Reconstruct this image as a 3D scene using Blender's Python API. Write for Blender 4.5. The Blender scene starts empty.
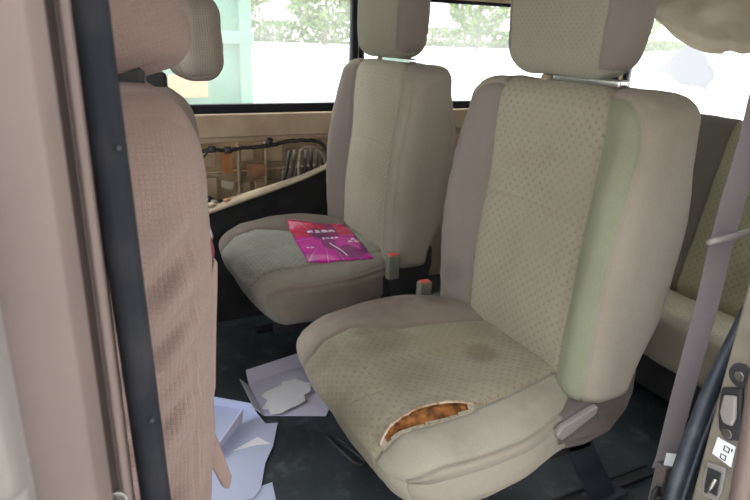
import bpy, bmesh, math, random
import numpy as np
from mathutils import Vector, Matrix, noise

random.seed(7)
rng = np.random.default_rng(7)
S = bpy.context.scene
COL = S.collection
R = math.radians

# ------------------------------------------------------------------ helpers
def tag(o, label=None, cat=None, group=None, kind=None):
    if label: o['label'] = label
    if cat: o['category'] = cat
    if group: o['group'] = group
    if kind: o['kind'] = kind
    return o

def empty(name, loc, label, cat, group=None):
    o = bpy.data.objects.new(name, None)
    o.location = loc
    o.empty_display_size = .05
    COL.objects.link(o)
    return tag(o, label, cat, group)

def sstep(a, b, x):
    t = np.clip((np.asarray(x, float)-a)/(b-a), 0, 1)
    return t*t*(3-2*t)

class MB:
    """collects shapes in world coordinates, build() links them as one mesh"""
    def __init__(s): s.v = []; s.f = []; s.m = []; s.attrs = {}
    def add(s, v, f, m=0):
        n = len(s.v)
        s.v += [tuple(map(float, p)) for p in v]
        s.f += [tuple(int(i)+n for i in q) for q in f]
        s.m += [m]*len(f)
        return s
    def box(s, x0, x1, y0, y1, z0, z1, m=0):
        v = [(x, y, z) for x in (x0, x1) for y in (y0, y1) for z in (z0, z1)]
        return s.add(v, [(0,1,3,2),(4,6,7,5),(0,4,5,1),(2,3,7,6),(0,2,6,4),(1,5,7,3)], m)
    def prism(s, pts, d, m=0):
        """planar outline (list of 3d points) pushed along vector d"""
        n = len(pts)
        v = [tuple(p) for p in pts]+[tuple(Vector(p)+Vector(d)) for p in pts]
        f = [tuple(range(n))[::-1], tuple(range(n, 2*n))]
        f += [(i, (i+1) % n, n+(i+1) % n, n+i) for i in range(n)]
        return s.add(v, f, m)
    def tube(s, pts, r, seg=10, m=0, closed=False, flat=1.0, up=None):
        P = [Vector(p) for p in pts]; n = len(P); v = []; f = []
        rs = r if isinstance(r, (list, tuple)) else [r]*n
        prev = None
        for i, p in enumerate(P):
            a = P[(i-1) % n] if (closed or i > 0) else p
            b = P[(i+1) % n] if (closed or i < n-1) else p
            t = (b-a).normalized()
            if prev is None:
                ref = Vector(up) if up else (Vector((0,0,1)) if abs(t.z) < .9 else Vector((1,0,0)))
            else: ref = prev
            e1 = (ref-t*ref.dot(t)).normalized(); prev = e1; e2 = t.cross(e1)
            for k in range(seg):
                c = 2*math.pi*k/seg
                v.append(p+e1*math.cos(c)*rs[i]+e2*math.sin(c)*rs[i]*flat)
        for i in range(n if closed else n-1):
            for k in range(seg):
                j = (i+1) % n
                f.append((i*seg+k, i*seg+(k+1) % seg, j*seg+(k+1) % seg, j*seg+k))
        if not closed:
            f.append(tuple(range(seg))[::-1]); f.append(tuple(range((n-1)*seg, n*seg)))
        return s.add(v, f, m)
    def ribbon(s, pts, wd, th, m=0):
        """flat strap: list of (centre, half-width vector); thickness th along the normal"""
        v = []; n = len(pts)
        for i in range(n):
            c, w = Vector(pts[i][0]), Vector(pts[i][1])*wd
            t = (Vector(pts[min(i+1, n-1)][0])-Vector(pts[max(i-1, 0)][0])).normalized()
            nn = t.cross(w).normalized()*th*.5
            v += [c-w-nn, c+w-nn, c+w+nn, c-w+nn]
        f = []
        for i in range(n-1):
            for k in range(4):
                a = i*4+k; b = i*4+(k+1) % 4
                f.append((a, b, b+4, a+4))
        f += [(3,2,1,0), (n*4-4, n*4-3, n*4-2, n*4-1)]
        return s.add(v, f, m)
    def build(s, name, mats, parent=None, smooth=False, bevel=0, seg=2, sub=0, auto=None):
        me = bpy.data.meshes.new(name)
        me.from_pydata(s.v, [], s.f)
        bm = bmesh.new(); bm.from_mesh(me)
        bmesh.ops.recalc_face_normals(bm, faces=bm.faces); bm.to_mesh(me); bm.free()
        for mt in (mats if isinstance(mats, (list, tuple)) else [mats]): me.materials.append(mt)
        me.polygons.foreach_set('material_index', s.m)
        me.polygons.foreach_set('use_smooth', [bool(smooth or bevel)]*len(me.polygons))
        o = bpy.data.objects.new(name, me); COL.objects.link(o)
        if bevel:
            b = o.modifiers.new('b', 'BEVEL'); b.width = bevel; b.segments = seg; b.limit_method = 'ANGLE'; b.angle_limit = R(35)
            w = o.modifiers.new('w', 'WEIGHTED_NORMAL'); w.keep_sharp = True
        if sub:
            m = o.modifiers.new('s', 'SUBSURF'); m.levels = sub; m.render_levels = sub
        return attach(o, parent)

def attach(o, parent):
    if parent is not None:
        o.parent = parent
        bpy.context.view_layer.update()
        o.matrix_parent_inverse = parent.matrix_world.inverted()
    return o

# --- padded upholstery: a rounded box on a fine grid, deformed and grooved
def pad_grid(half, rad, n):
    """cube-surface grid -> (orig params Pm, rounded positions, normals, faces)"""
    hx, hy, hz = half
    nx, ny, nz = n
    idx = {}; P = []; F = []
    def vid(i, j, k):
        key = (i, j, k)
        if key not in idx:
            idx[key] = len(P); P.append((-hx+2*hx*i/nx, -hy+2*hy*j/ny, -hz+2*hz*k/nz))
        return idx[key]
    for i in range(nx):
        for j in range(ny):
            F.append((vid(i,j,0), vid(i,j+1,0), vid(i+1,j+1,0), vid(i+1,j,0)))
            F.append((vid(i,j,nz), vid(i+1,j,nz), vid(i+1,j+1,nz), vid(i,j+1,nz)))
    for i in range(nx):
        for k in range(nz):
            F.append((vid(i,0,k), vid(i+1,0,k), vid(i+1,0,k+1), vid(i,0,k+1)))
            F.append((vid(i,ny,k), vid(i,ny,k+1), vid(i+1,ny,k+1), vid(i+1,ny,k)))
    for j in range(ny):
        for k in range(nz):
            F.append((vid(0,j,k), vid(0,j,k+1), vid(0,j+1,k+1), vid(0,j+1,k)))
            F.append((vid(nx,j,k), vid(nx,j+1,k), vid(nx,j+1,k+1), vid(nx,j,k+1)))
    P = np.array(P)
    H = np.array(half); r = np.array(rad)
    inner = np.clip(P, -(H-r), H-r)
    d = (P-inner)/r
    L = np.linalg.norm(d, axis=1, keepdims=True); L[L < 1e-9] = 1
    d = d/L
    pos = inner+d*r
    nrm = d/r; nrm /= np.maximum(np.linalg.norm(nrm, axis=1, keepdims=True), 1e-9)
    return P, pos, nrm, F

def mesh_np(name, pos, F, mats, parent, attrs=None, keep=None, smooth=True):
    if keep is not None: F = [f for f in F if keep[list(f)].all()]
    me = bpy.data.meshes.new(name)
    me.from_pydata([tuple(p) for p in pos], [], F)
    for m in (mats if isinstance(mats, (list, tuple)) else [mats]): me.materials.append(m)
    for k, a in (attrs or {}).items():
        at = me.attributes.new(k, 'FLOAT_VECTOR', 'POINT')
        at.data.foreach_set('vector', np.asarray(a, float).ravel())
    me.polygons.foreach_set('use_smooth', [smooth]*len(me.polygons))
    if keep is not None:
        bm = bmesh.new(); bm.from_mesh(me)
        bmesh.ops.delete(bm, geom=[v for v in bm.verts if not v.link_faces], context='VERTS')
        bm.to_mesh(me); bm.free()
    o = bpy.data.objects.new(name, me); COL.objects.link(o)
    return attach(o, parent)

def fbm(pos, scale, octv=3, seed=0):
    out = np.zeros(len(pos))
    for i, p in enumerate(pos):
        out[i] = noise.fractal((p[0]*scale+seed, p[1]*scale+seed*1.7, p[2]*scale-seed), 1.0, 2.0, octv)
    return out

# ------------------------------------------------------------------ materials
def mat(name, col=(.5,.5,.5), rough=.8, metal=0, spec=.5, col2=None, ns=8, nlo=.4, nhi=.65, bump=0, bscale=200, **kw):
    m = bpy.data.materials.new(name); m.use_nodes = True
    nt = m.node_tree; b = nt.nodes['Principled BSDF']
    b.inputs['Base Color'].default_value = (*col, 1)
    b.inputs['Roughness'].default_value = rough
    b.inputs['Metallic'].default_value = metal
    b.inputs['Specular IOR Level'].default_value = spec
    tc = nt.nodes.new('ShaderNodeTexCoord')
    if col2:
        n = nt.nodes.new('ShaderNodeTexNoise'); n.inputs['Scale'].default_value = ns; n.inputs['Detail'].default_value = 5
        nt.links.new(tc.outputs['Object'], n.inputs['Vector'])
        r = nt.nodes.new('ShaderNodeMapRange'); r.inputs['From Min'].default_value = nlo; r.inputs['From Max'].default_value = nhi
        nt.links.new(n.outputs['Fac'], r.inputs['Value'])
        mx = nt.nodes.new('ShaderNodeMix'); mx.data_type = 'RGBA'
        mx.inputs['A'].default_value = (*col, 1); mx.inputs['B'].default_value = (*col2, 1)
        nt.links.new(r.outputs['Result'], mx.inputs['Factor']); nt.links.new(mx.outputs['Result'], b.inputs['Base Color'])
    if bump:
        n = nt.nodes.new('ShaderNodeTexNoise'); n.inputs['Scale'].default_value = bscale
        nt.links.new(tc.outputs['Object'], n.inputs['Vector'])
        bp = nt.nodes.new('ShaderNodeBump'); bp.inputs['Strength'].default_value = bump; bp.inputs['Distance'].default_value = .002
        nt.links.new(n.outputs['Fac'], bp.inputs['Height']); nt.links.new(bp.outputs['Normal'], b.inputs['Normal'])
    return m

class NT:
    def __init__(s, m): s.nt = m.node_tree
    def n(s, t, **props):
        x = s.nt.nodes.new(t)
        for k, v in props.items(): setattr(x, k, v)
        return x
    def l(s, a, b): s.nt.links.new(a, b)
    def val(s, v, sock):
        if hasattr(v, 'links'): s.l(v, sock)
        else: sock.default_value = v
    def math(s, op, a, b=0., c=None):
        x = s.n('ShaderNodeMath', operation=op); s.val(a, x.inputs[0]); s.val(b, x.inputs[1])
        if c is not None: s.val(c, x.inputs[2])
        return x.outputs[0]
    def rng(s, v, a, b, c=0., d=1., smooth=False):
        x = s.n('ShaderNodeMapRange')
        if smooth: x.interpolation_type = 'SMOOTHSTEP'
        s.l(v, x.inputs['Value'])
        for k, q in zip(('From Min','From Max','To Min','To Max'), (a, b, c, d)): x.inputs[k].default_value = q
        return x.outputs['Result']
    def mix(s, f, a, b, blend='MIX'):
        x = s.n('ShaderNodeMix', data_type='RGBA', blend_type=blend)
        s.val(f, x.inputs['Factor'])
        for k, c in (('A', a), ('B', b)):
            if hasattr(c, 'links'): s.l(c, x.inputs[k])
            else: x.inputs[k].default_value = (*c, 1)
        return x.outputs['Result']
    def noise(s, vec, scale, detail=4, rough=.55):
        x = s.n('ShaderNodeTexNoise'); x.inputs['Scale'].default_value = scale; x.inputs['Detail'].default_value = detail
        x.inputs['Roughness'].default_value = rough
        s.l(vec, x.inputs['Vector']); return x.outputs['Fac']

def upholstery(name, center, side, inner_a, inner_b, dot, stain=(.16,.12,.075), stain_amt=.6, waffle=0, dotsize=.2, pitch=.0245, spots=()):
    """zone.x > 0 centre panel, zone.y > 0 bolster face (inner_a / inner_b by sign of zone.z); pat = cloth coordinates"""
    m = bpy.data.materials.new(name); m.use_nodes = True
    g = NT(m); b = m.node_tree.nodes['Principled BSDF']
    b.inputs['Roughness'].default_value = .95; b.inputs['Specular IOR Level'].default_value = .15
    b.inputs['Sheen Weight'].default_value = .12; b.inputs['Sheen Roughness'].default_value = .6
    z = g.n('ShaderNodeAttribute', attribute_name='zone'); pt = g.n('ShaderNodeAttribute', attribute_name='pat')
    tc = g.n('ShaderNodeTexCoord')
    sz = g.n('ShaderNodeSeparateXYZ'); g.l(z.outputs['Vector'], sz.inputs[0])
    sp = g.n('ShaderNodeSeparateXYZ'); g.l(pt.outputs['Vector'], sp.inputs[0])
    u, v = sp.outputs[0], sp.outputs[1]
    # staggered small triangles woven into the cloth
    def cell(off):
        uu = g.math('ADD', g.math('DIVIDE', u, pitch), off); vv = g.math('ADD', g.math('DIVIDE', v, pitch), off)
        fu = g.math('SUBTRACT', g.math('FRACT', uu), .5); fv = g.math('SUBTRACT', g.math('FRACT', vv), .5)
        a = g.math('ADD', g.math('MULTIPLY', g.math('ABSOLUTE', fu), 1.5), g.math('MULTIPLY', fv, .8))
        t = g.math('MAXIMUM', a, g.math('MULTIPLY', fv, -1.6))
        return g.rng(t, dotsize*.75, dotsize*1.15, 1, 0)
    dots = g.math('MAXIMUM', cell(0.), cell(.5))
    # fine weave
    wv = g.n('ShaderNodeTexWave', wave_type='BANDS', bands_direction='X'); wv.inputs['Scale'].default_value = 150
    wv.inputs['Distortion'].default_value = 1.0
    g.l(pt.outputs['Vector'], wv.inputs['Vector'])
    wv2 = g.n('ShaderNodeTexWave', wave_type='BANDS', bands_direction='Y'); wv2.inputs['Scale'].default_value = 150
    wv2.inputs['Distortion'].default_value = 1.0
    g.l(pt.outputs['Vector'], wv2.inputs['Vector'])
    obj = tc.outputs['Object']
    wear = g.rng(g.noise(obj, 9, 5), .35, .7)
    cdot = g.mix(g.math('MULTIPLY', dots, g.rng(g.noise(obj, 6, 2), .3, .6, .45, 1.)), center, dot)
    inner = g.mix(g.rng(sz.outputs[2], -.001, .001), inner_b, inner_a)
    c = g.mix(g.rng(sz.outputs[1], -.0015, .0015), side, inner)
    c = g.mix(g.rng(sz.outputs[0], -.0015, .0015), c, cdot)
    # soiling
    s1 = g.math('MULTIPLY', g.rng(g.noise(obj, 5.5, 6, .6), .5, .75), stain_amt)
    c = g.mix(s1, c, stain)
    for (cx, cy, cz, rad, amt, colr) in spots:
        d = g.n('ShaderNodeVectorMath', operation='DISTANCE'); g.l(obj, d.inputs[0]); d.inputs[1].default_value = (cx, cy, cz)
        dn = g.math('ADD', d.outputs['Value'], g.math('MULTIPLY', g.math('SUBTRACT', g.noise(obj, 22, 4), .5), rad*.9))
        c = g.mix(g.rng(dn, rad*.35, rad, amt, 0., True), c, colr)
    c = g.mix(g.math('MULTIPLY', g.rng(g.noise(obj, 420, 2), .3, .7), .16), c, (.1,.09,.08))
    g.l(c, b.inputs['Base Color'])
    h = g.math('ADD', g.math('MULTIPLY', wv.outputs['Fac'], .5), g.math('MULTIPLY', wv2.outputs['Fac'], .5))
    if waffle:
        fu = g.math('ABSOLUTE', g.math('SUBTRACT', g.math('FRACT', g.math('DIVIDE', u, waffle)), .5))
        fv = g.math('ABSOLUTE', g.math('SUBTRACT', g.math('FRACT', g.math('DIVIDE', v, waffle)), .5))
        h = g.math('MULTIPLY', g.rng(g.math('MAXIMUM', fu, fv), .25, .5, 1, 0, True), 1.6)
    else:
        h = g.math('ADD', h, g.math('MULTIPLY', g.noise(obj, 40, 4), 1.6))
        h = g.math('ADD', h, g.math('MULTIPLY', wear, 1.5))
    bp = g.n('ShaderNodeBump'); bp.inputs['Strength'].default_value = .5; bp.inputs['Distance'].default_value = .0011
    g.l(h, bp.inputs['Height']); g.l(bp.outputs['Normal'], b.inputs['Normal'])
    return m

CREAM = (.39,.36,.275); DOT = (.305,.26,.21); SIDE = (.37,.325,.27); TAUPE = (.26,.225,.205); GREENB = (.315,.34,.235)
M = {}
M['back'] = upholstery('seat_back_cloth', CREAM, SIDE, TAUPE, GREENB, DOT, stain_amt=.2,
                       spots=[(.93,1.33,.52,.06,.35,(.12,.1,.09))])
M['cush'] = upholstery('seat_cushion_cloth', (.37,.34,.25), (.335,.295,.24), (.31,.26,.215), (.385,.36,.29), (.29,.25,.2), stain_amt=.42,
                       spots=[(.66,1.36,.43,.17,.65,(.17,.12,.10)), (.70,1.35,.44,.05,.5,(.09,.065,.055)), (.84,1.33,.45,.09,.6,(.10,.075,.065)), (.52,1.15,.41,.10,.3,(.2,.16,.14)), (.60,1.0,.42,.10,.3,(.19,.155,.14)), (.58,1.22,.42,.04,.4,(.14,.1,.09)), (.62,1.17,.42,.1,.35,(.14,.11,.08)),
                              (.80,1.02,.43,.055,.65,(.17,.12,.08)), (.45,1.2,.40,.09,.35,(.13,.11,.09)), (.47,1.0,.36,.08,.35,(.15,.12,.1)),
                              (.76,1.1,.43,.12,.3,(.33,.28,.12))])
M['cush2'] = upholstery('far_cushion_cloth', (.37,.365,.32), (.27,.23,.19), (.22,.18,.15), (.33,.305,.255), (.25,.23,.2), stain_amt=.45,
                       spots=[(.7,2.26,.43,.16,.4,(.12,.09,.07)), (.44,1.95,.35,.09,.3,(.1,.1,.09))])
M['back2'] = upholstery('lit_far_back_cloth', (.50,.475,.375), (.36,.32,.27), (.25,.21,.195), (.38,.355,.29), (.40,.355,.29), stain_amt=.2)  # centre panel lightened to paint in the light from the far window
M['head'] = upholstery('headrest_cloth', (.33,.315,.25), (.25,.21,.19), (.25,.21,.19), (.3,.26,.21), (.27,.24,.2), stain_amt=.15, pitch=.016)
M['cover'] = upholstery('seat_cover_cloth', (.30,.215,.19), (.30,.215,.19), (.30,.215,.19), (.30,.215,.19), (.30,.215,.19), stain_amt=.12, waffle=.0062)
M['driver'] = upholstery('driver_cloth', (.3,.255,.22), (.3,.255,.22), (.3,.255,.22), (.3,.255,.22), (.3,.255,.22), stain_amt=.2, waffle=.0062)
M['bench'] = upholstery('bench_cloth', (.44,.42,.29), (.20,.185,.165), (.20,.185,.165), (.20,.185,.165), (.34,.305,.22), stain_amt=.3, pitch=.026)
M['benchc'] = upholstery('bench_cushion_cloth', (.52,.48,.36), (.44,.39,.31), (.48,.43,.34), (.48,.43,.34), (.42,.37,.28), stain_amt=.3)
M['piping'] = mat('piping', (.3,.245,.2), .95, spec=.1, bump=.3, bscale=500)
M['foam'] = mat('foam', (.40,.17,.055), 1, spec=.05, col2=(.14,.06,.025), ns=45, nlo=.35, nhi=.6, bump=1, bscale=150)
M['lining'] = mat('lining', (.55,.44,.33), 1, spec=.05, col2=(.3,.2,.12), ns=60)
M['plastic_taupe'] = mat('plastic_taupe', (.155,.13,.12), .5, col2=(.12,.1,.09), ns=12, bump=.15, bscale=900)
M['plastic_beige'] = mat('plastic_beige', (.4,.33,.24), .55, col2=(.3,.245,.17), ns=6)
M['lever'] = mat('lever', (.24,.22,.21), .4, bump=.1)
M['chrome'] = mat('chrome', (.75,.76,.78), .18, metal=1)
M['steel'] = mat('steel', (.45,.44,.42), .4, metal=1, col2=(.25,.23,.2), ns=30)
M['black'] = mat('black_plastic', (.018,.019,.021), .55, col2=(.03,.03,.033), ns=10)
M['frame'] = mat('black_steel', (.012,.014,.018), .6, col2=(.03,.03,.032), ns=14)
M['navy'] = mat('navy_bracket', (.035,.045,.06), .6, col2=(.02,.025,.035), ns=14)
M['rubber'] = mat('rubber', (.014,.015,.02), .8, spec=.2, col2=(.028,.028,.032), ns=18, nlo=.5, nhi=.75, bump=.2, bscale=120)
M['rubber2'] = mat('rubber_blue', (.028,.035,.05), .38, col2=(.07,.08,.1), ns=30, nlo=.5, nhi=.8)
M['paint'] = mat('champagne_paint', (.165,.124,.108), .5, metal=.1, col2=(.135,.102,.09), ns=5, bump=.04)
M['paint_in'] = mat('inner_paint', (.46,.36,.26), .5, col2=(.36,.27,.18), ns=7, nlo=.45, nhi=.7)
M['paint_dull'] = mat('dusty_panel', (.50,.39,.26), .7, col2=(.32,.235,.15), ns=9, bump=.2, bscale=60)
M['door_paint'] = mat('door_paint', (.19,.17,.155), .5, col2=(.16,.145,.13), ns=6)
M['jamb'] = mat('jamb_paint', (.22,.195,.155), .5, col2=(.17,.15,.12), ns=20)
M['carpet'] = mat('black_carpet', (.012,.0125,.014), .95, col2=(.022,.022,.023), ns=20, bump=.5, bscale=400)
M['headliner'] = mat('headliner', (.55,.52,.47), .95, bump=.2)
M['drape'] = mat('drape', (.62,.57,.49), .95, col2=(.52,.475,.40), ns=7, bump=.2, bscale=500)
M['strap'] = mat('webbing', (.185,.16,.168), .7, bump=.5, bscale=700)
M['red'] = mat('red_button', (.75,.12,.12), .45)
M['buckle'] = mat('buckle_plastic', (.16,.17,.13), .55, col2=(.2,.2,.15), ns=20)
M['card'] = mat('lilac_card', (.72,.70,.86), .6, col2=(.66,.64,.80), ns=5)
M['card2'] = mat('blue_card', (.55,.60,.78), .6, col2=(.50,.54,.72), ns=5)
M['paper'] = mat('white_paper', (.93,.93,.97), .7)
M['orange'] = mat('orange_tape', (.55,.25,.08), .6, col2=(.42,.19,.07), ns=25)
M['orange2'] = mat('faded_tape', (.42,.2,.11), .6, col2=(.3,.16,.09), ns=25)
M['hose'] = mat('grey_hose', (.10,.09,.075), .6, col2=(.05,.045,.04), ns=20)
M['tagp'] = mat('tag_paper', (.5,.44,.34), .8)
M['sticker'] = mat('white_sticker', (.85,.87,.9), .5)
M['ink'] = mat('ink', (.03,.03,.04), .6)
M['bag'] = mat('clear_film', (.8,.8,.82), .15)
b = M['bag'].node_tree.nodes['Principled BSDF']; b.inputs['Alpha'].default_value = .45
M['booklet'] = mat('red_booklet', (.14,.012,.035), .5)

def floor_mat():
    m = bpy.data.materials.new('floor_vinyl'); m.use_nodes = True
    g = NT(m); b = m.node_tree.nodes['Principled BSDF']
    tc = g.n('ShaderNodeTexCoord'); o = tc.outputs['Object']
    c = g.mix(g.rng(g.noise(o, 3.5, 6, .6), .4, .7), (.022,.029,.035), (.058,.072,.08))
    c = g.mix(g.math('MULTIPLY', g.rng(g.noise(o, 14, 6, .7), .55, .72), .8), c, (.11,.13,.145))
    c = g.mix(g.math('MULTIPLY', g.rng(g.noise(o, 60, 3), .66, .74), .5), c, (.15,.15,.14))
    g.l(c, b.inputs['Base Color'])
    g.l(g.rng(g.noise(o, 8, 4), .3, .7, .35, .7), b.inputs['Roughness'])
    bp = g.n('ShaderNodeBump'); bp.inputs['Strength'].default_value = .35; bp.inputs['Distance'].default_value = .003
    g.l(g.noise(o, 30, 5), bp.inputs['Height']); g.l(bp.outputs['Normal'], b.inputs['Normal'])
    return m
M['floor'] = floor_mat()

def glass_mat():
    m = bpy.data.materials.new('veiled_glass'); m.use_nodes = True
    nt = m.node_tree; nt.nodes.remove(nt.nodes['Principled BSDF'])
    g = NT(m); out = nt.nodes['Material Output']
    tc = g.n('ShaderNodeTexCoord')
    tr = g.n('ShaderNodeBsdfTransparent'); tr.inputs['Color'].default_value = (.97,.98,.965,1)
    gl = g.n('ShaderNodeBsdfGlossy'); gl.inputs['Roughness'].default_value = .03
    df = g.n('ShaderNodeBsdfTranslucent'); df.inputs['Color'].default_value = (.9,.9,.88,1)  # translucent veil imitates the hazy glare over the view outside
    m1 = g.n('ShaderNodeMixShader'); g.l(g.rng(g.noise(tc.outputs['Object'], 3, 5), .35, .75, .09, .16), m1.inputs[0])
    g.l(tr.outputs[0], m1.inputs[1]); g.l(df.outputs[0], m1.inputs[2])
    m2 = g.n('ShaderNodeMixShader'); m2.inputs[0].default_value = .04
    g.l(m1.outputs[0], m2.inputs[1]); g.l(gl.outputs[0], m2.inputs[2])
    g.l(m2.outputs[0], out.inputs['Surface'])
    return m
M['glass'] = glass_mat()

def flyer_mat():
    """magenta flyer print: red top, pink lower half, rays and shards; generated coordinates over the sheet"""
    m = bpy.data.materials.new('flyer_print'); m.use_nodes = True
    g = NT(m); b = m.node_tree.nodes['Principled BSDF']; b.inputs['Roughness'].default_value = .3
    at = g.n('ShaderNodeAttribute', attribute_name='pat'); s = g.n('ShaderNodeSeparateXYZ'); g.l(at.outputs['Vector'], s.inputs[0])
    u, v = s.outputs[0], s.outputs[1]       # u across the top edge 0..1, v down 0..1
    vo = g.n('ShaderNodeTexVoronoi'); vo.inputs['Scale'].default_value = 4.2; g.l(at.outputs['Vector'], vo.inputs['Vector'])
    cr = g.n('ShaderNodeSeparateColor'); g.l(vo.outputs['Color'], cr.inputs[0])
    top = g.mix(cr.outputs[0], (.55,.02,.03), (.72,.05,.16))
    low = g.mix(cr.outputs[1], (.75,.015,.42), (.52,.02,.33))
    c = g.mix(g.rng(g.math('ADD', v, g.math('MULTIPLY', u, -.0)), .36, .42), top, low)
    ang = g.math('ARCTAN2', g.math('SUBTRACT', v, .38), g.math('SUBTRACT', u, .48))
    ray = g.math('FRACT', g.math('MULTIPLY', ang, 2.7))
    c = g.mix(g.rng(ray, .86, .98, 0, .55), c, (.85,.45,.75))
    c = g.mix(g.math('MULTIPLY', g.rng(ray, .12, .0, 0, .7), 1.), c, (.2,.02,.17))
    dr = g.rng(cr.outputs[2], .78, .8)
    c = g.mix(g.math('MULTIPLY', dr, .75), c, (.16,.03,.15))
    d = g.math('SQRT', g.math('ADD', g.math('POWER', g.math('SUBTRACT', u, .42), 2.), g.math('POWER', g.math('SUBTRACT', v, .34), 2.)))
    c = g.mix(g.rng(d, .06, .17, .8, 0.), c, (.1,.03,.1))
    g.l(c, b.inputs['Base Color'])
    return m
M['flyer'] = flyer_mat()

def thin(m, amt):
    nt = m.node_tree; b = nt.nodes['Principled BSDF']; g = NT(m); out = nt.nodes['Material Output']
    t = g.n('ShaderNodeBsdfTranslucent'); mx = g.n('ShaderNodeMixShader'); mx.inputs[0].default_value = amt
    if b.inputs['Base Color'].links: g.l(b.inputs['Base Color'].links[0].from_socket, t.inputs['Color'])
    else: t.inputs['Color'].default_value = b.inputs['Base Color'].default_value
    g.l(b.outputs[0], mx.inputs[1]); g.l(t.outputs[0], mx.inputs[2]); g.l(mx.outputs[0], out.inputs['Surface'])
thin(M['drape'], .5)
M['pane_patch'] = mat('added_pane_patch', (.8,.8,.84), .5); thin(M['pane_patch'], .55)

# ------------------------------------------------------------------ seats
def backrest(parent, ox, oy, m, n=(26, 124, 132), name='backrest', half=(.085,.31,.335), rad=(.055,.075,.05), zc=.713, seams=True, wide=1.0, seed=1):
    P, pos, nr, F = pad_grid(half, rad, n)
    hx, hy, hz = half
    ext = P[:, 0]+hx                                   # how far round the corner
    sideL = np.isclose(np.abs(P[:, 1]), hy); topm = np.isclose(P[:, 2], hz); botm = np.isclose(P[:, 2], -hz)
    Y = np.where(sideL, np.sign(P[:, 1])*(hy+ext), P[:, 1])
    Z = np.where(topm, hz+ext, np.where(botm, -hz-ext, P[:, 2]))
    back = np.isclose(P[:, 0], hx)
    # seam positions
    zl = np.array([-.4,-.25,-.11,.116,.346,.5]); yl = np.array([.15,.158,.171,.17,.191,.2])
    zr = np.array([-.4,-.23,.06,.25,.358,.5]); yr = np.array([-.205,-.198,-.187,-.176,-.156,-.15])
    yL = np.interp(Z, zl, yl)*wide; yR = np.interp(Z, zr, yr)*wide
    za = np.minimum(yL-Y, Y-yR)
    za = np.where(ext > .10, -.05, za)
    yc = .308
    # rounded contour seam of the bolster face, closing over at the top
    dz = np.maximum(Z-.20, 0); dy = np.maximum(np.abs(Y)-(yc-.11), 0)
    zb = .11-np.sqrt(dy**2+(dz*.85)**2)
    zb = np.where(ext > .10, -.05, zb)
    zb = np.minimum(zb, np.where(back, -.05, 1))
    t = (pos[:, 2]+hz)/(2*hz)
    ay = np.abs(pos[:, 1])
    front = sstep(.3, -.6, nr[:, 0])*1.0
    bol = sstep(.15, .265, ay)*(.014+.038*np.sin(np.pi*np.clip(t*.95+.02, 0, 1)))*front
    dish = -.012*front*(1-sstep(0, .22, ay))*np.sin(np.pi*t)
    lumb = .012*front*np.exp(-((t-.3)/.22)**2)*(1-sstep(.14, .2, ay))
    q = pos.copy()
    q[:, 0] -= bol+dish+lumb-.006
    q[:, 0] += (t-.5)*.062
    # rear bulges, top thins
    rear = sstep(-.2, .6, nr[:, 0])
    q[:, 0] -= rear*(.045*sstep(.6, 1.0, t)+.05*sstep(.35, 0, t)-.01*np.sin(np.pi*t))
    q[:, 1] *= 1+.025*np.sin(np.pi*t)-.015*sstep(.8, 1, t)
    q[:, 2] += .008*front*sstep(.9, 1, t)*np.cos(pos[:, 1]*5)
    if seams:
        gr = np.zeros(len(q))
        w = .0055
        gr += .007*np.exp(-(np.where(np.abs(Z) < hz+.06, np.minimum(np.abs(yL-Y), np.abs(Y-yR)), 1)/w)**2)
        gr += .0045*np.exp(-(zb/w)**2)*(za < 0)
        hseam = Z-(.055-.0*Y+.01*np.cos(Y*8))
        gr += .003*np.exp(-(hseam/.004)**2)*(za > 0)
        # stuffed, slightly puffed panels
        gr -= .004*np.clip(np.minimum(np.abs(yL-Y), np.abs(Y-yR))/.04, 0, 1)*front
        q -= nr*gr[:, None]
    f = fbm(q, 7, 3, seed)
    q += nr*(f*.0035)[:, None]
    # pull creases near seam of the bolster
    cr = np.sin((Z*1.0+np.abs(Y)*.35)*85+f*2.5)*np.exp(-((np.abs(Y)-.315)/.035)**2)*.0013
    q += nr*cr[:, None]
    q += np.array([ox+.18, oy, zc])
    zone = np.stack([za, zb, Y], 1); pat = np.stack([Y, Z, 0*Y], 1)
    return mesh_np(name, q, F, m, parent, {'zone': zone, 'pat': pat})

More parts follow.
